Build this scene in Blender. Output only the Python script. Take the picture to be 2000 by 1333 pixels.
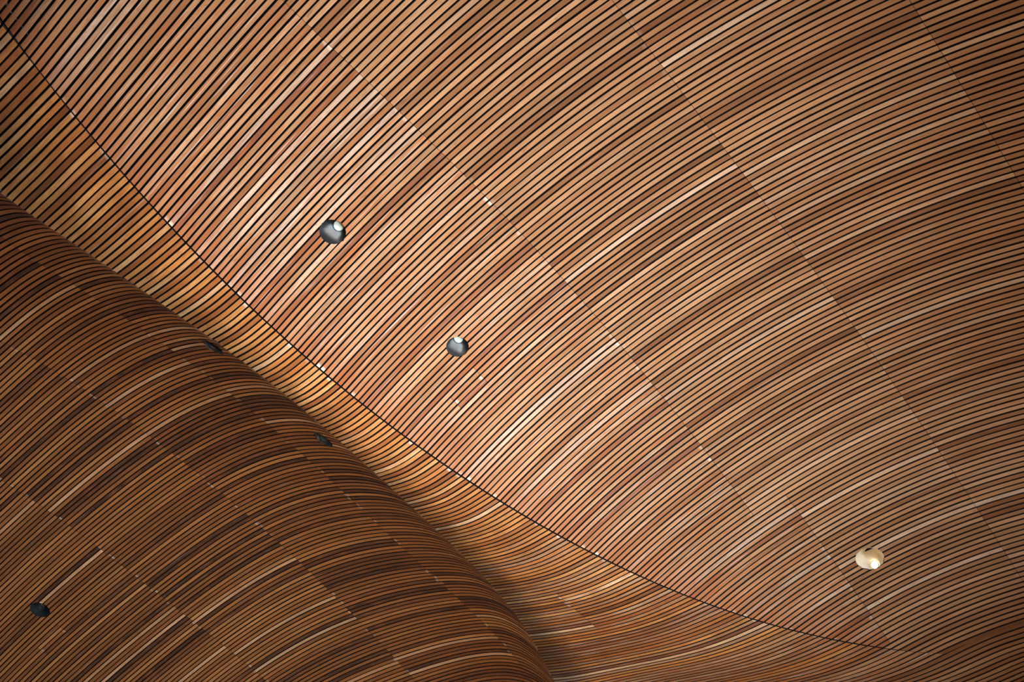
import bpy, math, random
import numpy as np
from mathutils import Matrix, Vector

# ---------------------------------------------------------------- clear
for o in list(bpy.data.objects):
    bpy.data.objects.remove(o, do_unlink=True)
scene = bpy.context.scene
COL = scene.collection
random.seed(7)
rng = np.random.default_rng(11)

# ---------------------------------------------------------------- camera
# World axes: X runs across the slats, Y runs along them, Z is up. Photo treated as 2000 x 1333.
F = 2000.0                       # focal length in pixels
ALPHA = math.radians(32.0)       # camera looks up by 32 degrees
BETA = 0.829                     # heading against the slats
EYE = 1.60
R3 = Vector((math.cos(BETA), -math.sin(BETA), 0))
FW = Vector((math.sin(BETA), math.cos(BETA), 0))
FWD = FW * math.cos(ALPHA) + Vector((0, 0, math.sin(ALPHA)))
UPV = FW * -math.sin(ALPHA) + Vector((0, 0, math.cos(ALPHA)))
cam_data = bpy.data.cameras.new('camera')
cam = bpy.data.objects.new('camera', cam_data)
COL.objects.link(cam)
cam_data.sensor_width = 36.0
cam_data.lens = 36.0 * F / 2000.0
cam_data.clip_start = 0.05
cam_data.clip_end = 200
m = Matrix((R3, UPV, -FWD)).transposed().to_4x4()
m.translation = (0, 0, EYE)
cam.matrix_world = m
scene.camera = cam

# ---------------------------------------------------------------- world, daylight, exposure
world = bpy.data.worlds.new('world')
scene.world = world
world.use_nodes = True
bg = world.node_tree.nodes['Background']
bg.inputs[0].default_value = (0.62, 0.72, 0.95, 1)
bg.inputs[1].default_value = 0.05

def area(name, loc, aim, sx, sy, watts, col):
    l = bpy.data.lights.new(name, 'AREA')
    l.shape = 'RECTANGLE'; l.size = sx; l.size_y = sy; l.energy = watts; l.color = col
    o = bpy.data.objects.new(name, l); COL.objects.link(o)
    o.location = loc
    o.rotation_euler = (Vector(aim) - Vector(loc)).to_track_quat('-Z', 'Y').to_euler()
    return o
# daylight through the glazed front of the hall (to the right, behind the camera)
area('daylight_front_glazing', (5.5, -13.5, 2.2), (5.0, 4.0, 5.6), 20, 4.0, 11800, (0.72, 0.87, 1.0))
# added warm fill lights, no real lamps: far end and left side
area('warm_fill_far', (5.5, 13.0, 1.2), (5.5, 7.5, 6.0), 7, 1.5, 36, (1.0, 0.55, 0.24))
area('warm_fill_left', (-3.5, 3.0, 1.0), (2.5, 6.8, 7.0), 3.0, 1.5, 190, (1.0, 0.56, 0.24))
area('warm_fill_below', (6.6, 5.9, 0.4), (6.6, 6.2, 5.0), 3.0, 1.6, 90, (1.0, 0.76, 0.52))  # added fill from below, brightens the cove and lower vault
area('cove_fill_near', (2.2, -2.0, 0.5), (5.0, 6.6, 6.0), 2.0, 1.6, 130, (1.0, 0.90, 0.80)).data.spread = math.radians(62)  # added unseen fill that reaches the cove beside the lip
scene.view_settings.view_transform = 'Standard'
scene.view_settings.look = 'None'
scene.view_settings.gamma = 1.0
scene.view_settings.use_curve_mapping = False
scene.view_settings.exposure = -0.04

# ---------------------------------------------------------------- what the photograph gives
# Slats lie in parallel vertical planes one pitch apart, so the running number of a slat at a
# pixel fixes where its plane cuts the sight line: that gives the depth of the ceiling there.
# Measured: (u, v, vertical pitch of the slats in pixels, slope of the slats), per surface.
V=[(1000,110,17.1,.826),(1000,330,15.55,.806),(1000,550,14.74,.87),(1000,770,14.14,.92),(1000,920,13.7,1.04),
(1400,110,14.85,.62),(1400,330,13.7,.60),(1400,550,12.4,.61),(1400,770,11.9,.66),(1400,990,11.8,.76),(1400,1140,11.9,.85),
(1800,110,14.0,.39),(1800,330,12.4,.37),(1800,550,11.5,.37),(1800,770,10.86,.39),(1800,990,10.5,.39),(1800,1170,10.8,.45),
(600,110,20.05,1.03),(600,330,18.35,1.09),(600,550,17.8,1.1),(600,670,17.2,1.15),
(200,110,25.3,1.25),(200,240,24,1.2),(20,25,27,1.27),(400,470,19.8,1.13),
(800,820,14.5,1.08),(1200,1040,12.75,.92),(1600,1180,11.4,.65),(1980,1130,10.4,.34),(1980,110,13.7,.34),(1980,710,10.7,.31)]

def win(u0,v0,x,L,sc=8.3333): return [(u0+x/sc, v0+y/sc, (p/sc if p else None), sl) for y,p,sl in L]
C=[(0,55,24.2,1.09),(20,100,23.7,1.07),(0,130,23.6,1.06),(0,200,22.8,1.02),(0,290,21.7,.97),(0,360,21,.93),(100,185,21.6,1.02),(100,260,20.9,.99),(100,340,20.1,.95),(100,420,18.9,.91),(200,305,20.2,.98),(300,425,17.9,.93),(300,480,17,.9),(300,540,15.5,.82),(300,575,13.9,.68),(20,140,23.1,1.05),(20,240,22,1.0),(20,330,21.1,.94),(200,350,19.5,.96),(200,420,18.5,.95),(200,480,17.3,.88)]
C+=win(0,420,2000,[(150,152,.93),(450,145,.9)])
C+=win(400,540,0,[(100,125,.83),(300,123,.82),(490,118,.75),(720,110,.65),(900,98,.38)])
C+=win(400,540,1000,[(780,120,.85),(1000,110,.78),(1250,98,.6)])
C+=[(600,720,15.0,.85),(600,755,13,.75),(600,785,11,.42),(800,880,12.7,.8),(800,910,11.3,.68),(800,940,9.5,.40),(800,957,8.2,.2)]
C+=win(880,960,0,[(160,80,.6),(300,72,.5),(400,67,.4),(540,60,.29),(680,53,.13),(780,50,.06)])
C+=win(880,960,1000,[(400,78,.6),(650,70,.5),(900,64,.38),(1100,58,.28),(1250,55,.2)])
C+=win(880,960,1600,[(700,72,.62),(1000,66,.5),(1300,62,.4)])
C+=win(880,960,2000,[(900,72,.6),(1100,68,.52),(1300,64,.45)])
C+=win(1080,1173,0,[(200,46,.22),(500,45,.17),(900,44,.12),(1200,44,.1)])
C+=win(1080,1173,1000,[(50,56,.45),(350,52,.37),(600,48,.3),(900,46,.25),(1200,46,.2)])
C+=win(1080,1173,2000,[(100,62,.5),(400,57,.42),(700,53,.37),(1000,49,.3),(1250,46,.25)])
C+=win(1300,1173,1000,[(300,60,.52),(500,58,.47),(800,53,.40),(1000,46,.3),(1100,42,.2),(1200,38,.12)])
C+=win(1300,1173,2000,[(500,74,.58),(700,66,.52),(900,60,.45),(1100,52,.3),(1250,45,.15)])
C+=win(1540,1173,1000,[(800,76,.57),(1000,70,.5),(1200,62,.4),(1300,56,.32)])
C+=win(1540,1173,2000,[(950,76,.55),(1250,70,.47)])
C+=win(1760,1173,1000,[(1000,76,.53),(1250,74,.48)])
C+=win(1760,1173,2000,[(650,75,.38),(900,74,.34),(1250,72,.28)])
H=win(0,420,0,[(190,112,.45),(410,114,.55),(640,116,.64),(870,116,.70),(1150,118,.76)])
H+=win(0,420,1000,[(450,66,.08),(590,72,.22),(735,77,.33),(890,85,.4),(1100,90,.52),(1250,94,.58)])
H+=win(0,420,1600,[(800,62,.02),(950,68,.2),(1150,76,.36),(1300,82,.43)])
H+=win(180,600,0,[(50,88,.5),(320,91,.56),(690,94,.63),(1070,95,.69),(1260,95,.71)])
H+=win(180,600,1000,[(80,62,.1),(215,66,.22),(340,69,.3),(600,74,.41),(900,80,.5),(1200,85,.57)])
H+=win(180,600,2000,[(735,58,.0),(850,60,.13),(1030,63,.24),(1225,67,.33)])
H+=win(180,760,0,[(200,95,.73),(700,95,.77),(1200,94,.8)])
H+=win(180,760,1000,[(200,86,.63),(600,88,.68),(1000,88,.71)])
H+=win(180,760,2000,[(150,70,.36),(400,75,.43),(700,78,.49),(1000,80,.53),(1250,81,.56)])
H+=win(0,800,0,[(300,105,.92),(900,102,.94)])+win(0,800,2000,[(200,91,.69),(700,90,.74),(1200,89,.77)])
H+=win(0,1100,0,[(300,98,.93),(1000,95,.95)])+win(0,1100,2000,[(300,88,.82),(1000,85,.86)])
H+=win(400,780,0,[(225,78,.36),(550,80,.44),(870,81,.5),(1190,81,.55)])
H+=win(400,780,1000,[(130,55,.0),(240,58,.09),(400,62,.18),(600,65,.25),(800,67,.33),(1000,69,.38),(1200,70,.44)])
H+=win(400,780,2000,[(720,52,-.13),(850,56,-.02),(1000,58,.04),(1200,60,.13)])
H+=win(400,1100,0,[(250,80,.63),(700,80,.66),(1100,79,.68)])+win(400,1100,2000,[(250,69,.46),(600,69,.5),(1000,69,.53)])
H+=win(640,960,0,[(245,60,.14),(550,62,.22),(900,64,.32),(1200,66,.39)])
H+=win(640,960,1000,[(190,46,-.05),(340,49,.0),(540,51,.04),(700,53,.09),(1000,56,.18),(1200,58,.25)])
H+=win(640,960,1500,[(480,38,-.38),(600,43,-.22),(740,47,-.11),(900,51,-.02),(1200,55,.1)])
H+=win(640,1160,0,[(250,68,.42),(700,68,.46),(1140,68,.5)])+win(640,1160,2000,[(100,55,.05),(400,56,.13),(800,57,.23),(1200,58,.3)])
H+=win(860,1160,0,[(100,53,.03),(300,54,.09),(600,56,.18),(1000,57,.26),(1250,58,.3)])
H+=win(860,1160,1000,[(330,42,-.38),(500,46,-.22),(700,50,-.1),(900,53,-.03),(1150,55,.06)])
SEAM=[(0,39),(20,64),(200,290),(400,516),(425,540),(438,553),(484,594),(514,624),(542,647),(574,678),(598,697),(800,861),(947,960),(964,973),(1000,992),(1030,1012),(1061,1031),(1096,1050),(1120,1063),(1200,1101),(1365,1174),(1394,1186),(1424,1196),(1462,1208),(1510,1222),(1540,1229),(1600,1241),(1660,1256),(1720,1268),(1780,1275),(1849,1277)]
CONT=[(0,382),(20,393),(65,420),(120,458),(166,488),(209,521),(240,540),(325,600),(400,652),(436,680),(458,697),(560,775),(600,807),(700,895),(776,960),(800,985),(881,1062),(940,1125),(975,1164),(992,1186),(1010,1208),(1034,1238),(1052,1268),(1074,1315),(1082,1333)]
J1=[(560,14),(630,73),(651,91),(685,126),(713,154),(748,185),(800,245),(853,290),(891,329),(940,374),(986,416),(1010,454),(1059,503),(1140,587),(1199,654),(1259,738),(1336,829),(1384,888),(1405,918),(1447,974),(1471,1006)]
J1b=[(1538,971),(1573,1016),(1601,1062),(1636,1111),(1678,1167),(1703,1202)]
J2=[(1196,3),(1245,70),(1290,122),(1310,157),(1346,196),(1380,241),(1419,294),(1454,340),(1485,385),(1517,427),(1545,465),(1590,528),(1643,605),(1692,675),(1741,741),(1793,825),(1832,880),(1860,918),(1895,971),(1909,999),(1955,1076),(1996,1121)]
J3=[(1786,14),(1818,70),(1846,112),(1874,161),(1902,210),(1933,259),(1965,308),(1996,367)]
H1=[(21,482),(52,496),(91,524),(129,545),(161,566),(210,601),(252,629),(280,643),(304,661),(346,692),(416,741),(458,776),(497,808),(553,860),(609,911),(648,939),(692,978),(723,1006),(765,1051),(807,1090),(839,1118),(881,1160),(923,1209),(937,1262),(976,1311)]
H2=[(0,661),(42,689),(77,710),(112,731),(161,759),(217,797),(255,829),(332,881),(354,897),(396,932),(438,967),(483,1006),(515,1034),(560,1073),(613,1125),(657,1178),(699,1206),(758,1272),(783,1300)]
H3=[(28,953),(84,996),(119,1020),(158,1045),(196,1073),(245,1104),(301,1150),(350,1192),(406,1237),(445,1269),(487,1307)]

# ---------------------------------------------------------------- slat numbers over the picture
PITCH = 0.045                    # metres from slat to slat
K0 = 29.31                       # slat planes between the camera and slat 0
KH = 8.0                         # slats hidden in the fold between the two vaults

def curve(P, deg, c0, s0):
    P = np.array(P, float)
    c = np.polyfit((P[:, 0] - c0) / s0, P[:, 1], deg)
    return lambda u: np.polyval(c, (np.asarray(u, float) - c0) / s0)
seam_v = curve(SEAM, 6, 1000, 1000)
lip_v = curve(CONT, 7, 540, 540)

def basis_vault(u, v):
    x = (u - 1000) / 1000; y = (v - 666) / 1000
    return np.array([x**i * y**j for i in range(5) for j in range(5 - i)])
def basis_cove(u, v):
    x = (u - 1000) / 1000; w = (v - seam_v(u)) / 100
    return np.array([x**i * w**j for j in range(6) for i in range(9 - j)])
def basis_hump(u, v):
    x = (u - 500) / 500; w = (v - lip_v(u)) / 300
    s = np.sqrt(np.maximum(w, 0) + 0.003)
    return np.array([x**i * w**j for j in range(5) for i in range(6 - j)] + [x**i * s for i in range(4)])

def fit_numbers(B, D, pins, ridge):
    D = np.array(D, float); u, v, p, s = D.T; e = 0.05
    gx = (B(u + e, v) - B(u - e, v)) / (2 * e); gy = (B(u, v + e) - B(u, v - e)) / (2 * e)
    A = [((gx - s * gy) * p).T, (gy * p * 0.7).T]; b = [np.zeros(len(u)), np.full(len(u), 0.7)]
    pins = np.array(pins, float)
    A.append((B(pins[:, 0], pins[:, 1]) * pins[:, 3]).T); b.append(pins[:, 2] * pins[:, 3])
    n = gx.shape[0]
    A.append(np.eye(n) * ridge); b.append(np.zeros(n))
    c = np.linalg.lstsq(np.vstack(A), np.concatenate(b), rcond=None)[0]
    return lambda u, v: np.tensordot(c, B(np.asarray(u, float), np.asarray(v, float)), 1)
k_vault = fit_numbers(basis_vault, V, [(0, 39, 0, 1)], 1e-4)
us = np.linspace(0, 1860, 80)
k_cove = fit_numbers(basis_cove, C, [(a, seam_v(a), k_vault(a, seam_v(a)), 0.3) for a in us], 0.003)
_kh = fit_numbers(basis_hump, H, [(0, 382, 0, 1)], 0.002)
k_hump = lambda u, v: _kh(u, v) + KH

sa, ca, sb, cb = math.sin(ALPHA), math.cos(ALPHA), math.sin(BETA), math.cos(BETA)
def ray(u, v):
    a = (np.asarray(u, float) - 1000) / F; b = -(np.asarray(v, float) - 666.5) / F
    fwd = ca - sa * b; up = sa + ca * b
    return np.stack([cb * a + sb * fwd, -sb * a + cb * fwd, up], -1)
def place(u, v, k):
    d = ray(u, v)
    t = PITCH * (np.asarray(k, float) + K0) / d[..., 0]
    return d * t[..., None] + np.array([0, 0, EYE])
def project(P):
    q = np.asarray(P, float) - np.array([0, 0, EYE])
    r = q @ np.array(R3); f = q @ np.array(FWD); w = q @ np.array(UPV)
    return 1000 + F * r / f, 666.5 - F * w / f

# ---------------------------------------------------------------- smooth surfaces z(x, y)
class Sheet:
    """cubic B-spline height field fitted to scattered points"""
    def __init__(s, P, x0, x1, y0, y1, step, lam):
        s.x0, s.y0, s.h = x0, y0, step
        s.nx = int(round((x1 - x0) / step)) + 3; s.ny = int(round((y1 - y0) / step)) + 3
        N = s.nx * s.ny
        A = np.zeros((N, N)); b = np.zeros(N)
        idx, w = s.rows(P[:, 0], P[:, 1])
        for i in range(16):
            np.add.at(b, idx[:, i], w[:, i] * P[:, 2])
            for j in range(16):
                np.add.at(A, (idx[:, i], idx[:, j]), w[:, i] * w[:, j])
        G = np.arange(N).reshape(s.nx, s.ny)
        trip = [np.stack([G[:-2], G[1:-1], G[2:]], -1).reshape(-1, 3), np.stack([G[:, :-2], G[:, 1:-1], G[:, 2:]], -1).reshape(-1, 3)]
        for T in trip:
            cs = (1, -2, 1)
            for i in range(3):
                for j in range(3):
                    np.add.at(A, (T[:, i], T[:, j]), lam * cs[i] * cs[j])
        Q = np.stack([G[:-1, :-1], G[1:, :-1], G[:-1, 1:], G[1:, 1:]], -1).reshape(-1, 4); cs = (1, -1, -1, 1)
        for i in range(4):
            for j in range(4):
                np.add.at(A, (Q[:, i], Q[:, j]), 2 * lam * cs[i] * cs[j])
        s.c = np.linalg.solve(A + np.eye(N) * 1e-9, b)
    def rows(s, x, y):
        def bas(t, n):
            t = np.clip(t, 0, n - 3 - 1e-6); i = t.astype(int); f = t - i
            return i, np.stack([(1 - f)**3, 3 * f**3 - 6 * f**2 + 4, -3 * f**3 + 3 * f**2 + 3 * f + 1, f**3], -1) / 6
        ix, wx = bas((np.asarray(x, float) - s.x0) / s.h, s.nx); iy, wy = bas((np.asarray(y, float) - s.y0) / s.h, s.ny)
        idx = ((ix[:, None, None] + np.arange(4)[None, :, None]) * s.ny + iy[:, None, None] + np.arange(4)[None, None, :]).reshape(-1, 16)
        return idx, (wx[:, :, None] * wy[:, None, :]).reshape(-1, 16)
    def __call__(s, x, y):
        x, y = np.broadcast_arrays(np.asarray(x, float), np.asarray(y, float))
        idx, w = s.rows(x.ravel(), y.ravel())
        return (s.c[idx] * w).sum(1).reshape(x.shape)

uu, vv = [a.ravel() for a in np.meshgrid(np.arange(-20, 2021, 14.0), np.arange(-20, 1354, 14.0))]
sv = np.where(uu < 1849, seam_v(np.minimum(uu, 1849)), 1277 - (uu - 1849) * 0.23)
lv = np.where(uu < 1085, lip_v(np.minimum(uu, 1085)), 1e4)
mV = vv < sv + 6; mC = (vv > sv - 4) & (vv < lv - 1) & (uu >= 0) & (uu <= 2000) & (vv <= 1333); mH = vv > lv + 1
PV = place(uu[mV], vv[mV], k_vault(uu[mV], vv[mV]))
PC = place(uu[mC], vv[mC], k_cove(uu[mC], vv[mC]))
PH = place(uu[mH], vv[mH], k_hump(uu[mH], vv[mH]))
lu = np.linspace(0, 1083, 260)
lipH = place(lu, lip_v(lu) + 1, k_hump(lu, lip_v(lu) + 1))
lipC = place(lu, lip_v(lu) - 2, k_cove(lu, lip_v(lu) - 2))
PH = np.vstack([PH, lipH])
S_vault = Sheet(PV, -1.0, 12.0, -3.0, 9.0, 0.5, 0.003)
S_cove = Sheet(PC, 0.0, 13.0, 0.5, 9.5, 0.25, 0.0004)
S_hump = Sheet(PH, -1.0, 12.0, 4.5, 15.5, 0.5, 0.003)

def line(P, deg, lo=None, hi=None):
    """y(x) of a curve on the ceiling, carried on straight beyond its measured ends"""
    x, y = P[:, 0], P[:, 1]; c = np.polyfit(x, y, deg); d = np.polyder(c)
    a = x.min() if lo is None else lo; b = x.max() if hi is None else hi
    def f(q):
        q = np.asarray(q, float); t = np.clip(q, a, b)
        return np.polyval(c, t) + np.polyval(d, t) * 0.6 * (q - t)
    return f
def on(kf, J):
    J = np.array(J, float); return place(J[:, 0], J[:, 1], kf(J[:, 0], J[:, 1]))
su = np.linspace(0, 1849, 200)
seamP = place(su, seam_v(su), k_vault(su, seam_v(su)))
o_ = np.argsort(seamP[:, 0])
def y_seam(x):
    x = np.asarray(x, float)
    y = np.interp(x, seamP[o_, 0], seamP[o_, 1])
    return y + np.where(x < seamP[o_[0], 0], (x - seamP[o_[0], 0]) * -0.25, 0)
X_END = seamP[:, 0].max()        # the seam dies into this slat
y_lipH = line(lipH, 3)
y_lipC = line(lipC, 4)
y_j1a = line(on(k_vault, J1), 3); y_j1b = line(on(k_vault, J1b), 1)
X_J1 = PITCH * (math.floor(0.5 * (on(k_vault, J1)[-1, 0] + on(k_vault, J1b)[0, 0]) / PITCH - K0) + 0.5 + K0)
y_j1 = lambda x: np.where(np.asarray(x) < X_J1, y_j1a(x), y_j1b(x))
y_j2 = line(on(k_vault, J2), 2); y_j3 = line(on(k_vault, J3), 1)
y_h1 = line(on(k_hump, H1[:-3]), 3); y_h2 = line(on(k_hump, H2), 2); y_h3 = line(on(k_hump, H3), 1)

# ---------------------------------------------------------------- materials
def nodes(name):
    mt = bpy.data.materials.new(name); mt.use_nodes = True
    nt = mt.node_tree; return mt, nt, nt.nodes['Principled BSDF']
def plain(name, col, rough=0.6, metal=0.0, emit=None, estr=0.0, spec=0.5):
    mt, nt, b = nodes(name)
    n = nt.nodes.new('ShaderNodeTexNoise'); n.inputs['Scale'].default_value = 30
    mx = nt.nodes.new('ShaderNodeMix'); mx.data_type = 'RGBA'
    mx.inputs[6].default_value = tuple(c * 0.86 for c in col) + (1,); mx.inputs[7].default_value = tuple(min(1, c * 1.12) for c in col) + (1,)
    nt.links.new(n.outputs['Fac'], mx.inputs[0]); nt.links.new(mx.outputs[2], b.inputs['Base Color'])
    b.inputs['Roughness'].default_value = rough; b.inputs['Metallic'].default_value = metal
    b.inputs['Specular IOR Level'].default_value = spec
    if emit:
        b.inputs['Emission Color'].default_value = emit + (1,); b.inputs['Emission Strength'].default_value = estr
    return mt

def wood(name, stops, blotch, bleach, endmark, rough, stain=0.0, endred=0.0):
    """cedar boards: tone per board, grain along the board, stains, bleached ends"""
    mt, nt, b = nodes(name); N = nt.nodes.new; L = nt.links.new
    def math_(op, a, c=None):
        n = N('ShaderNodeMath'); n.operation = op
        for i, q in enumerate((a, c)):
            if q is None: continue
            if isinstance(q, (int, float)): n.inputs[i].default_value = q
            else: L(q, n.inputs[i])
        return n.outputs[0]
    def noise(vec, scale, detail=3.0):
        n = N('ShaderNodeTexNoise'); n.inputs['Scale'].default_value = scale; n.inputs['Detail'].default_value = detail
        L(vec, n.inputs['Vector']); return n.outputs['Fac']
    def mapr(v, a, c, d=0.0, e=1.0):
        n = N('ShaderNodeMapRange'); L(v, n.inputs[0])
        for i, q in enumerate((a, c, d, e)): n.inputs[i + 1].default_value = q
        return n.outputs[0]
    def mix(fac, A, B):
        n = N('ShaderNodeMix'); n.data_type = 'RGBA'
        if isinstance(fac, (int, float)): n.inputs[0].default_value = fac
        else: L(fac, n.inputs[0])
        for i, q in ((6, A), (7, B)):
            if isinstance(q, tuple): n.inputs[i].default_value = q + (1,)
            else: L(q, n.inputs[i])
        return n.outputs[2]
    info = N('ShaderNodeObjectInfo'); rnd = info.outputs['Random']
    uv = N('ShaderNodeUVMap'); sep = N('ShaderNodeSeparateXYZ'); L(uv.outputs[0], sep.inputs[0])
    def vec(su, sv_):
        c = N('ShaderNodeCombineXYZ'); L(math_('MULTIPLY', sep.outputs[0], su), c.inputs[0]); L(math_('MULTIPLY', sep.outputs[1], sv_), c.inputs[1])
        L(math_('MULTIPLY', rnd, 173.0), c.inputs[2]); return c.outputs[0]
    ramp = N('ShaderNodeValToRGB'); L(rnd, ramp.inputs[0])
    el = ramp.color_ramp.elements
    while len(el) < len(stops): el.new(0.5)
    for e, (p, c) in zip(el, stops): e.position = p; e.color = c + (1,)
    col = ramp.outputs[0]
    slow = mapr(noise(vec(0.9, 4), 1.0, 2), 0.3, 0.7, 0.74, 1.22)          # tone drifts along the board
    grain = mapr(noise(vec(5, 190), 1.0, 4), 0.3, 0.7, 0.82, 1.14)
    mul = N('ShaderNodeMix'); mul.data_type = 'RGBA'; mul.blend_type = 'MULTIPLY'; mul.inputs[0].default_value = 1
    g = math_('MULTIPLY', slow, grain); cg = N('ShaderNodeCombineColor'); [L(g, cg.inputs[i]) for i in range(3)]
    L(col, mul.inputs[6]); L(cg.outputs[0], mul.inputs[7]); col = mul.outputs[2]
    f1 = math_('MULTIPLY', mapr(noise(vec(3.2, 26), 1.0, 3), 0.52, 0.70), blotch)
    col = mix(f1, col, (0.40, 0.115, 0.028))                                # red-orange stain
    fl = math_('MULTIPLY', mapr(noise(vec(16, 110), 1.0, 3), 0.56, 0.66), blotch * 0.6)
    col = mix(fl, col, (0.30, 0.085, 0.03))                                 # fine red flecks
    geo = N('ShaderNodeNewGeometry')
    ww = noise(geo.outputs['Position'], 2.1, 3)
    col = mix(math_('MULTIPLY', mapr(ww, 0.52, 0.68), stain), col, (0.21, 0.070, 0.026))   # damp stain over neighbouring boards
    f2 = math_('MULTIPLY', mapr(noise(vec(1.6, 75), 1.3, 2), 0.60, 0.74), bleach)
    col = mix(f2, col, (0.66, 0.55, 0.49))                                  # bleached streaks
    dark = math_('MULTIPLY', mapr(noise(vec(14, 60), 1.0, 2), 0.68, 0.76), 0.55)
    col = mix(dark, col, (0.10, 0.045, 0.025))                              # knots
    at = N('ShaderNodeAttribute'); at.attribute_name = 'end_distance'
    at2 = N('ShaderNodeAttribute'); at2.attribute_name = 'seam_distance'
    col = mix(math_('MULTIPLY', mapr(at2.outputs['Fac'], 0.45, 0.02), endred), col, (0.34, 0.10, 0.035))   # boards redden towards the seam
    gate = mapr(noise(vec(0.0, 0.0), 7.3, 0), 0.60, 0.66)
    f3 = math_('MULTIPLY', math_('MULTIPLY', mapr(at.outputs['Fac'], 0.035, 0.015), gate), endmark)
    col = mix(f3, col, (0.70, 0.60, 0.50))                                  # pale board ends
    L(col, b.inputs['Base Color'])
    L(mapr(grain, 0.82, 1.14, rough + 0.10, rough - 0.06), b.inputs['Roughness'])
    b.inputs['Specular IOR Level'].default_value = 0.5
    bp = N('ShaderNodeBump'); bp.inputs['Strength'].default_value = 0.25; bp.inputs['Distance'].default_value = 0.002
    L(grain, bp.inputs['Height']); L(bp.outputs[0], b.inputs['Normal'])
    return mt

T_CLEAN = [(0.0, (0.20, 0.085, 0.036)), (0.06, (0.27, 0.122, 0.052)), (0.22, (0.36, 0.180, 0.083)), (0.50, (0.42, 0.222, 0.108)),
           (0.78, (0.46, 0.256, 0.130)), (0.93, (0.49, 0.290, 0.158)), (0.98, (0.58, 0.40, 0.27)), (1.0, (0.66, 0.50, 0.38))]
T_WORN = [(0.0, (0.22, 0.085, 0.048)), (0.05, (0.32, 0.135, 0.060)), (0.22, (0.40, 0.195, 0.090)), (0.50, (0.43, 0.230, 0.115)),
          (0.78, (0.46, 0.262, 0.140)), (0.92, (0.51, 0.325, 0.205)), (1.0, (0.58, 0.43, 0.33))]
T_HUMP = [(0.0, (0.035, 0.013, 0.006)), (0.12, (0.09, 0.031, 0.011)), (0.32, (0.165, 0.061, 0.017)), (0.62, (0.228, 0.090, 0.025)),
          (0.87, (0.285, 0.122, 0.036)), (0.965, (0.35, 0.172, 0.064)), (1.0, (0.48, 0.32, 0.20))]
W_CLEAN = wood('cedar_slats', T_CLEAN, 0.30, 0.28, 0.15, 0.42, 0.15, 0.0)
W_WORN = wood('cedar_slats_weathered', T_WORN, 0.60, 0.75, 0.9, 0.36, 0.18, 0.5)
T_COVE = [(0.0, (0.20, 0.070, 0.024)), (0.10, (0.36, 0.128, 0.038)), (0.32, (0.51, 0.208, 0.060)), (0.65, (0.60, 0.275, 0.085)),
          (0.90, (0.66, 0.345, 0.130)), (1.0, (0.74, 0.50, 0.30))]
W_COVE = wood('cedar_slats_orange', T_COVE, 0.55, 0.34, 0.9, 0.46, 0.45, 0.0)  # orange wood, brightened further in place of warm light
W_HUMP = wood('cedar_slats_shade_toned', T_HUMP, 0.30, 0.12, 0.4, 0.52, 0.30, 0.0)  # same wood, with the lower vault's shade put into darker tones
M_EDGE = plain('gap_shade_edge', (0.012, 0.008, 0.008), 0.8, spec=0.15)  # shade between slats put into near-black side colour
M_LINER = plain('black_felt_liner', (0.006, 0.006, 0.008), 0.95, spec=0.1)
M_CONE = plain('dark_grey_reflector', (0.012, 0.017, 0.022), 0.40)
M_CONE_LIT = plain('lamp_lit_reflector', (0.62, 0.52, 0.38), 0.5)  # lit copy of the grey reflector, lamp glow put into its colour
M_LENS = plain('sky_tinted_lens', (0.68, 0.90, 1.0), 0.3)  # reflected sky put into the pale blue base colour
M_LENS_DARK = plain('shade_toned_lens', (0.02, 0.035, 0.045), 0.25)  # shaded copy of the lens, dark of the recess put into its colour
M_LENS_LIT = plain('lit_lens', (0.9, 0.85, 0.75), 0.3, emit=(1.0, 0.86, 0.62), estr=14.0)
M_FLOOR = plain('warm_bounce_floor', (0.38, 0.225, 0.135), 0.6)  # unseen floor, toned warm so its bounce warms the ceiling
M_WALL = plain('dull_plaster_wall', (0.14, 0.12, 0.11), 0.85)

# ---------------------------------------------------------------- helpers
def link(name, verts, faces, mat, parent=None, smooth=False):
    me = bpy.data.meshes.new(name); me.from_pydata([tuple(map(float, v)) for v in verts], [], faces); me.update()
    me.materials.append(mat)
    if smooth:
        me.polygons.foreach_set('use_smooth', [True] * len(me.polygons)); me.set_sharp_from_angle(angle=math.radians(38))
    o = bpy.data.objects.new(name, me); COL.objects.link(o)
    if parent is not None: o.parent = parent
    return o
def tag(o, label, cat=None, group=None, kind=None):
    o['label'] = label
    if cat: o['category'] = cat
    if group: o['group'] = group
    if kind: o['kind'] = kind
    return o

HALF = 0.350 * PITCH             # half the width of a slat
THICK = 0.022
LIFT = 0.170                     # black liner above the slat faces

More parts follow.
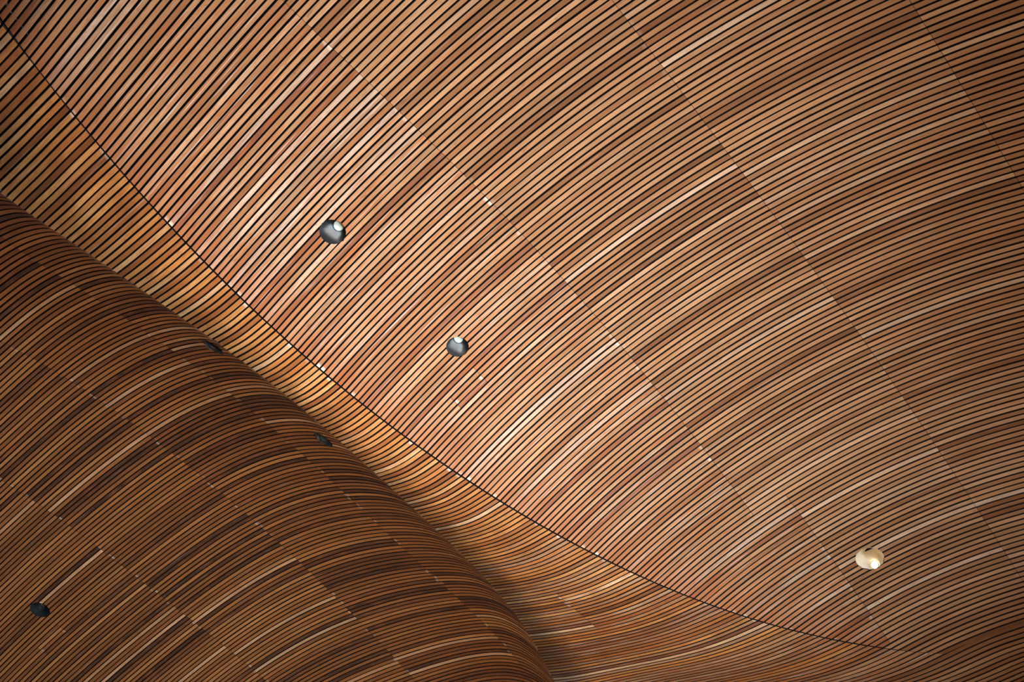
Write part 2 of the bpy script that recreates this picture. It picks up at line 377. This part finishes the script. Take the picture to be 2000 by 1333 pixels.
def slat(strips, surf, mat, parent, thin=False):
    """one board, given as strips side by side: (x left, x right, y span on its left edge, y span on its right edge)"""
    strips = [q for q in strips if min(q[2][1] - q[2][0], q[3][1] - q[3][0]) > 0.008]
    if not strips: return None
    yA = min(min(q[2][0], q[3][0]) for q in strips); yB = max(max(q[2][1], q[3][1]) for q in strips); L_ = yB - yA
    x0 = min(q[0] for q in strips)
    xm = 0.5 * (x0 + max(q[1] for q in strips)); ym = 0.5 * (yA + yB); mid = np.array([xm, ym, float(surf(xm, ym))])
    verts = []; faces = []; mats = []; uvv = []; ends = []; seamd = []
    for xl, xr, (ya, yb), (yc, yd) in strips:
        n = max(2, int(math.ceil((yb - ya) / (0.09 if thin else 0.10)))); t = np.linspace(0, 1, n + 1); rows = []
        for xe, y0, y1 in ((xl, ya, yb), (xr, yc, yd)):
            y = y0 + (y1 - y0) * t; z = surf(np.full_like(y, xe), y)
            th = THICK * (np.clip((y - yA) / 0.35, 0.06, 1) if thin else np.ones(n + 1))   # feathered towards the lip
            ty = np.gradient(y); tz = np.gradient(z); q = np.hypot(ty, tz)
            rows.append((np.c_[np.full_like(y, xe), y, z], np.c_[np.full_like(y, xe), y - tz / q * th, z + ty / q * th]))
        o0 = len(verts)
        for i in range(n + 1):
            verts += [rows[0][0][i] - mid, rows[1][0][i] - mid, rows[1][1][i] - mid, rows[0][1][i] - mid]
            yl, yr = rows[0][0][i][1], rows[1][0][i][1]
            for yy, ac in ((yl, xl - x0), (yr, xr - x0), (yr, xr - x0 + THICK), (yl, xl - x0 - THICK)):
                uvv.append((yy - yA, ac)); ends.append(min(yy - yA, yB - yy)); seamd.append(yB - yy)
        for i in range(n):
            a = o0 + 4 * i; c = a + 4
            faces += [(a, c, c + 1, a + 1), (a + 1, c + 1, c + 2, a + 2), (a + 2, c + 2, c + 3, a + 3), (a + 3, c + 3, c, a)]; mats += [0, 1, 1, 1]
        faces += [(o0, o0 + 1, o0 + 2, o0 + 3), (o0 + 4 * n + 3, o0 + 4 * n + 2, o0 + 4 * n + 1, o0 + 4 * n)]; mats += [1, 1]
    o = link('slat', verts, faces, mat, parent, True)
    o.location = mid.tolist()
    me = o.data
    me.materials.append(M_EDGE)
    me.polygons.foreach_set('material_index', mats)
    uvl = me.uv_layers.new(name='UVMap')
    vi = np.empty(len(me.loops), int); me.loops.foreach_get('vertex_index', vi)
    uvl.data.foreach_set('uv', np.array(uvv, np.float32)[vi].ravel())
    for nm, vals in (('end_distance', ends), ('seam_distance', seamd)):
        at = me.attributes.new(nm, 'FLOAT', 'POINT'); at.data.foreach_set('value', np.array(vals, np.float32))
    return o

def liner(name, surf, xa, xb, ylo, yhi, label, thin=False):
    xs = np.linspace(xa, xb, 46); n = 26; pad = 0.0; verts = []; faces = []
    for x in xs:
        y = np.linspace(float(ylo(x)) + (0.16 if thin else 0), float(yhi(x)), n)
        z = surf(np.full(n, x), y) + (LIFT * np.clip((y - y[0]) / 0.7, 0.10, 1) if thin else LIFT)
        verts += [(x, a, b) for a, b in zip(y, z)]
    for i in range(len(xs) - 1):
        for j in range(n - 1):
            a = i * n + j; faces.append((a, a + 1, a + n + 1, a + n))
    o = link(name, verts, faces, M_LINER, None, True)
    return tag(o, label, kind='structure')

def S_brow(x, y):
    """upper vault, bending down to its own lip beyond the right of the picture"""
    return S_vault(x, np.maximum(y, -2.9)) - (0.30 + 0.10 * np.clip(np.asarray(x, float) - 8.3, 0, 2)) * np.maximum(0, 0.3 - np.asarray(y, float)) ** 2  # unseen lip, its drop deepened to shade the right side
def S_lapped(x, y):
    """the cove sheet; past the fold it runs on above the lower vault"""
    x, y = np.broadcast_arrays(np.asarray(x, float), np.asarray(y, float))
    z = S_cove(x, y); over = np.clip((y - y_lipC(x) - 0.01) / 0.03, 0, 1)
    return z + over * np.maximum(0, S_hump(x, y) + 0.05 - z) - 0.30 * np.maximum(0, 1.0 - y) ** 2  # last term bends the unseen edge down for the same shade

# ---------------------------------------------------------------- recessed lamps: where they cut the boards
LAMPS = [  # hole pixel, surface, slat number there, lens pixel, radius, depth, lit, label
    ((649.8, 453.2), S_vault, k_vault, (661.4, 441.3), 0.104, 0.075, False, 'unlit recessed downlight nearest the top left of the upper vault, blue-grey lens to the right'),
    ((893.5, 677.8), S_vault, k_vault, (895.4, 660.5), 0.094, 0.075, False, 'unlit recessed downlight in the middle of the upper vault, pale lens at its top'),
    ((1699.0, 1092.0), S_vault, k_vault, (1708.5, 1104.0), 0.124, 0.016, True, 'glowing recessed downlight, the only one switched on, in the lower right vault'),
    ((78.0, 1192.0), S_hump, k_hump, (81.0, 1186.0), 0.118, 0.14, False, 'black recessed downlight alone in the bottom left of the lower vault'),
    ((415.5, 677.5), S_hump, k_hump, (417.5, 674.0), 0.100, 0.035, False, 'black recessed downlight seen edge-on at the lip of the lower vault, the upper of two'),
    ((631.5, 859.5), S_hump, k_hump, (633.5, 856.0), 0.100, 0.035, False, 'black recessed downlight seen edge-on at the lip of the lower vault, the lower of two'),
]
holes = []
for (px, sf, kf, lens, rad, dep, lit, lab) in LAMPS:
    P = place(px[0], px[1], kf(px[0], px[1])); e = 0.02
    zx = float(sf(P[0] + e, P[1]) - sf(P[0] - e, P[1])) / (2 * e); zy = float(sf(P[0], P[1] + e) - sf(P[0], P[1] - e)) / (2 * e)
    P[2] = float(sf(P[0], P[1]))
    holes.append((P, zx, zy, rad, sf))
def hole_span(x, h):
    P, zx, zy, r, sf = h; dx = x - P[0]
    a = 1 + zy * zy; b = 2 * zx * zy * dx; c = (1 + zx * zx) * dx * dx - r * r; q = b * b - 4 * a * c
    if q <= 0:
        return None
    q = math.sqrt(q); return P[1] + (-b - q) / (2 * a), P[1] + (-b + q) / (2 * a)

def board(xc, l, r, surf, mat, parent, thin=False):
    """a slat with its left edge over l and its right edge over r, broken where a lamp hole takes it"""
    hw = HALF * rng.uniform(0.94, 1.06); xc = xc + rng.uniform(-1, 1) * 0.0011     # no two boards quite alike
    home = S_vault if surf is S_brow else surf
    for h in holes:
        if h[4] is home and abs(h[0][0] - xc) < h[3] + hw and l[0] - 0.2 < h[0][1] < l[1] + 0.2:
            a, b = [], []; whole = []; ns = 5
            for q in range(ns):
                x1, x2 = xc - hw + 2 * hw * q / ns, xc - hw + 2 * hw * (q + 1) / ns; s1, s2 = hole_span(x1, h), hole_span(x2, h)
                f1, f2 = q / ns, (q + 1) / ns
                lo = (l[0] * (1 - f1) + r[0] * f1, l[0] * (1 - f2) + r[0] * f2); hi = (l[1] * (1 - f1) + r[1] * f1, l[1] * (1 - f2) + r[1] * f2)
                if s1 is None and s2 is None:
                    whole.append((x1, x2, (lo[0], hi[0]), (lo[1], hi[1]))); continue
                if s1 is None: s1 = (sum(s2) / 2,) * 2
                if s2 is None: s2 = (sum(s1) / 2,) * 2
                a.append((x1, x2, (lo[0], s1[0]), (lo[1], s2[0]))); b.append((x1, x2, (s1[1], hi[0]), (s2[1], hi[1])))
            if a:
                if whole: slat(whole + a + b, surf, mat, parent, thin)
                else: slat(a, surf, mat, parent, thin); slat(b, surf, mat, parent, thin)
                return
    slat([(xc - hw, xc + hw, l, r)], surf, mat, parent, thin)

# extra butt joints: removable pieces beside two of the lamps, and odd boards
def cut_at(kf, surf, pa, pb):
    ka, kb = sorted((float(kf(*pa)), float(kf(*pb)))); P = place(pa[0], pa[1], kf(*pa)); Q = place(pb[0], pb[1], kf(*pb))
    return (ka, kb, 0.5 * (P[1] + Q[1]), surf)
CUTS = [cut_at(k_vault, S_vault, (928, 720), (953, 750)), cut_at(k_vault, S_vault, (877, 776), (905, 800)),
        cut_at(k_hump, S_hump, (112, 1220), (131, 1237)), cut_at(k_hump, S_hump, (73, 1269), (91, 1276)),
        cut_at(k_cove, S_lapped, (1095, 1160), (1160, 1230))]

def band(name, label, surf, ka, kb, ylo, yhi, mat, gap_lo=0.0015, gap_hi=0.0015, thin=False):
    xa, xb = PITCH * (ka - 0.5 + K0), PITCH * (kb + 0.5 + K0)
    par = liner(name, surf, xa, xb, ylo, yhi, label, thin)
    for k in range(ka, kb + 1):
        x = PITCH * (k + K0)
        e = []
        for xe in (x - HALF, x + HALF):
            y0, y1 = float(ylo(xe)) + gap_lo, float(yhi(xe)) - gap_hi
            e.append([y0] + sorted(c[2] for c in CUTS if c[3] is surf and c[0] <= k <= c[1] and y0 + .05 < c[2] < y1 - .05) + [y1])
        if min(q[-1] - q[0] for q in e) < 0.02 or len(e[0]) != len(e[1]): continue
        m_ = len(e[0]) - 1
        for i in range(m_):
            span = [(q[i] + (0.0015 if i else 0), q[i + 1] - (0.0015 if i < m_ - 1 else 0)) for q in e]
            board(x, span[0], span[1], surf, mat(k) if callable(mat) else mat, par, thin)
    return par

# ---------------------------------------------------------------- the ceiling
K_END = int(math.floor(X_END / PITCH - K0))
const = lambda c: (lambda x: np.full(np.shape(x), c) if np.ndim(x) else c)
K_LO = -12
_xs = np.linspace(X_J1, X_END, 400)
X_JS = PITCH * (math.floor(float(_xs[np.argmax(y_seam(_xs) - y_j1(_xs) < 0.06)]) / PITCH - K0) + 0.5 + K0)
y_j1c = lambda x: np.where(np.asarray(x) < X_JS, y_j1(x), y_seam(x))
band('ceiling', 'weathered tan timber slats of the upper vault from the dark seam to its first joint line', S_vault, K_LO, K_END, y_j1c, y_seam, W_WORN, gap_hi=0.0075)
band('ceiling', 'tan timber slats of the upper vault between its first and second joint lines', S_vault, K_LO, K_END, y_j2, y_j1c, W_CLEAN)
band('ceiling', 'brown timber slats of the upper vault between its second and third joint lines', S_vault, K_LO, K_END, y_j3, y_j2, W_CLEAN)
band('ceiling', 'dark brown timber slats beyond the third joint line at the right edge', S_brow, K_LO, K_END, const(-1.6), y_j3, W_CLEAN)

y_cove_hi = lambda x: y_lipC(x) + 0.22
band('ceiling', 'orange brown timber slats of the narrow cove below the dark seam', S_lapped, K_LO, K_END, y_seam, y_cove_hi, lambda k: W_WORN if rng.random() < (k - 105) / 80 else W_COVE, gap_lo=0.0075)
band('ceiling', 'timber slats running on unbroken past the end of the dark seam, bottom right corner', S_lapped, K_END + 1, 232, const(-1.6), y_cove_hi, W_CLEAN)

y_lip = lambda x: y_lipH(x) - 0.012
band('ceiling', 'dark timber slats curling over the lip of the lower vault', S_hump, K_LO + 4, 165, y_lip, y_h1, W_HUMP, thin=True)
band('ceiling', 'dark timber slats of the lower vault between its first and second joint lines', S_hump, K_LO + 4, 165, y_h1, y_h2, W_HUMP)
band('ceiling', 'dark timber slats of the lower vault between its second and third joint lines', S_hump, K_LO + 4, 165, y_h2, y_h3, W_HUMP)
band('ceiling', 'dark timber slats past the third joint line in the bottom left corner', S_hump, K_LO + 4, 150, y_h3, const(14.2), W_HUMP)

# ---------------------------------------------------------------- the hall below
def slab(name, a, b, mat, label):
    (x0, y0, z0), (x1, y1, z1) = a, b
    v = [(x, y, z) for z in (z0, z1) for y in (y0, y1) for x in (x0, x1)]
    f = [(0, 2, 3, 1), (4, 5, 7, 6), (0, 1, 5, 4), (1, 3, 7, 5), (3, 2, 6, 7), (2, 0, 4, 6)]
    return tag(link(name, v, f, mat), label, kind='structure')
slab('floor', (-9, -14, -0.2), (16, 17, 0), M_FLOOR, 'unseen hall floor, coloured warm to bounce light')
slab('wall_back', (-9, 17, 0), (16, 17.3, 9), M_WALL, 'dull plaster wall at the far end of the hall')
slab('wall_shade_blocker', (7.6, -0.4, 0), (13.5, -0.1, 4.18), M_WALL, 'unseen partition added to shade the lower right of the ceiling')  # added out of view to block daylight from the lower right
slab('wall_right', (16, -14, 0), (16.3, 17, 6), M_WALL, 'dull plaster wall on the low side of the hall')

# ---------------------------------------------------------------- recessed lamps
for (px, sf, kf, lens, rad, dep, lit, lab), (P, zx, zy, r_, s_) in zip(LAMPS, holes):
    Nn = Vector((-zx, -zy, 1)).normalized(); P = Vector(P)
    t1 = Vector((1, 0, zx)).normalized(); t2 = Nn.cross(t1).normalized()
    d = Vector(ray(*lens).tolist()); o_eye = Vector((0, 0, EYE))
    tt = (dep + (P - o_eye).dot(Nn)) / d.dot(Nn); Lc = o_eye + d * tt
    off = Lc - P
    if off.length > 0.2: Lc = P + off * (0.2 / off.length)
    root = bpy.data.objects.new('recessed_downlight', None); COL.objects.link(root); root.location = P; root.empty_display_size = 0.05
    tag(root, lab, 'downlight', 'recessed downlights in the timber ceiling')
    ax = (Lc - P).normalized(); ax = (d.normalized() * 0.55 + Vector((0.1, 0.75, 0.1))).normalized() if (not lit and sf is S_vault) else (ax * 0.6 + Nn * 0.4).normalized()
    a1 = (t1 - ax * t1.dot(ax)).normalized(); a2 = ax.cross(a1).normalized()
    rl = 0.034 if lit else 0.043
    n = 36; rings = []
    Tip = P + Nn * 0.10 + (Lc - P) * 0.5 if lit else Lc; rt = 0.06 if lit else rl + 0.003
    for f_, bulge in ((0.0, 0), (0.25, .02), (0.5, .03), (0.75, .02), (1.0, 0)):
        rad_f = rad * (1 - f_) + rt * f_ + bulge * rad
        c = P.lerp(Tip, f_); q1 = t1.lerp(a1, f_).normalized(); q2 = t2.lerp(a2, f_).normalized()
        if f_ == 0: rad_f = rad + 0.001; c = P + Nn * 0.004
        rings.append([c - P + (q1 * math.cos(2 * math.pi * i / n) + q2 * math.sin(2 * math.pi * i / n)) * rad_f for i in range(n)])
    verts = [v for rg in rings for v in rg]
    faces = [(j * n + i, j * n + (i + 1) % n, (j + 1) * n + (i + 1) % n, (j + 1) * n + i) for j in range(len(rings) - 1) for i in range(n)]
    if lit: faces.append(tuple(range((len(rings) - 1) * n, len(rings) * n))[::-1])
    cone = link('reflector', verts, faces, M_CONE_LIT if lit else M_CONE, root, True)
    # lens: a shallow glass dome in a thin bezel
    lv_ = []; lf = []
    for j, (rr, h) in enumerate(((1.0, 0.0), (0.75, -0.006), (0.45, -0.0095), (0.15, -0.011))):
        lv_ += [Lc - P + (a1 * math.cos(2 * math.pi * i / n) + a2 * math.sin(2 * math.pi * i / n)) * rl * rr + ax * h for i in range(n)]
    for j in range(3):
        lf += [(j * n + i, (j + 1) * n + i, (j + 1) * n + (i + 1) % n, j * n + (i + 1) % n) for i in range(n)]
    lf.append(tuple(3 * n + i for i in range(n)))
    ln = link('lens', lv_, lf, M_LENS_LIT if lit else M_LENS if sf is S_vault else M_LENS_DARK, root, True)
    bz = []; bf = []
    for rr, h in ((rl * 1.12, 0.004), (rl * 1.12, -0.007), (rl * 0.97, -0.007), (rl * 0.97, 0.002)):
        bz += [Lc - P + (a1 * math.cos(2 * math.pi * i / n) + a2 * math.sin(2 * math.pi * i / n)) * rr + ax * h for i in range(n)]
    for j in range(3):
        bf += [(j * n + i, j * n + (i + 1) % n, (j + 1) * n + (i + 1) % n, (j + 1) * n + i) for i in range(n)]
    link('bezel', bz, bf, M_CONE, root, True)
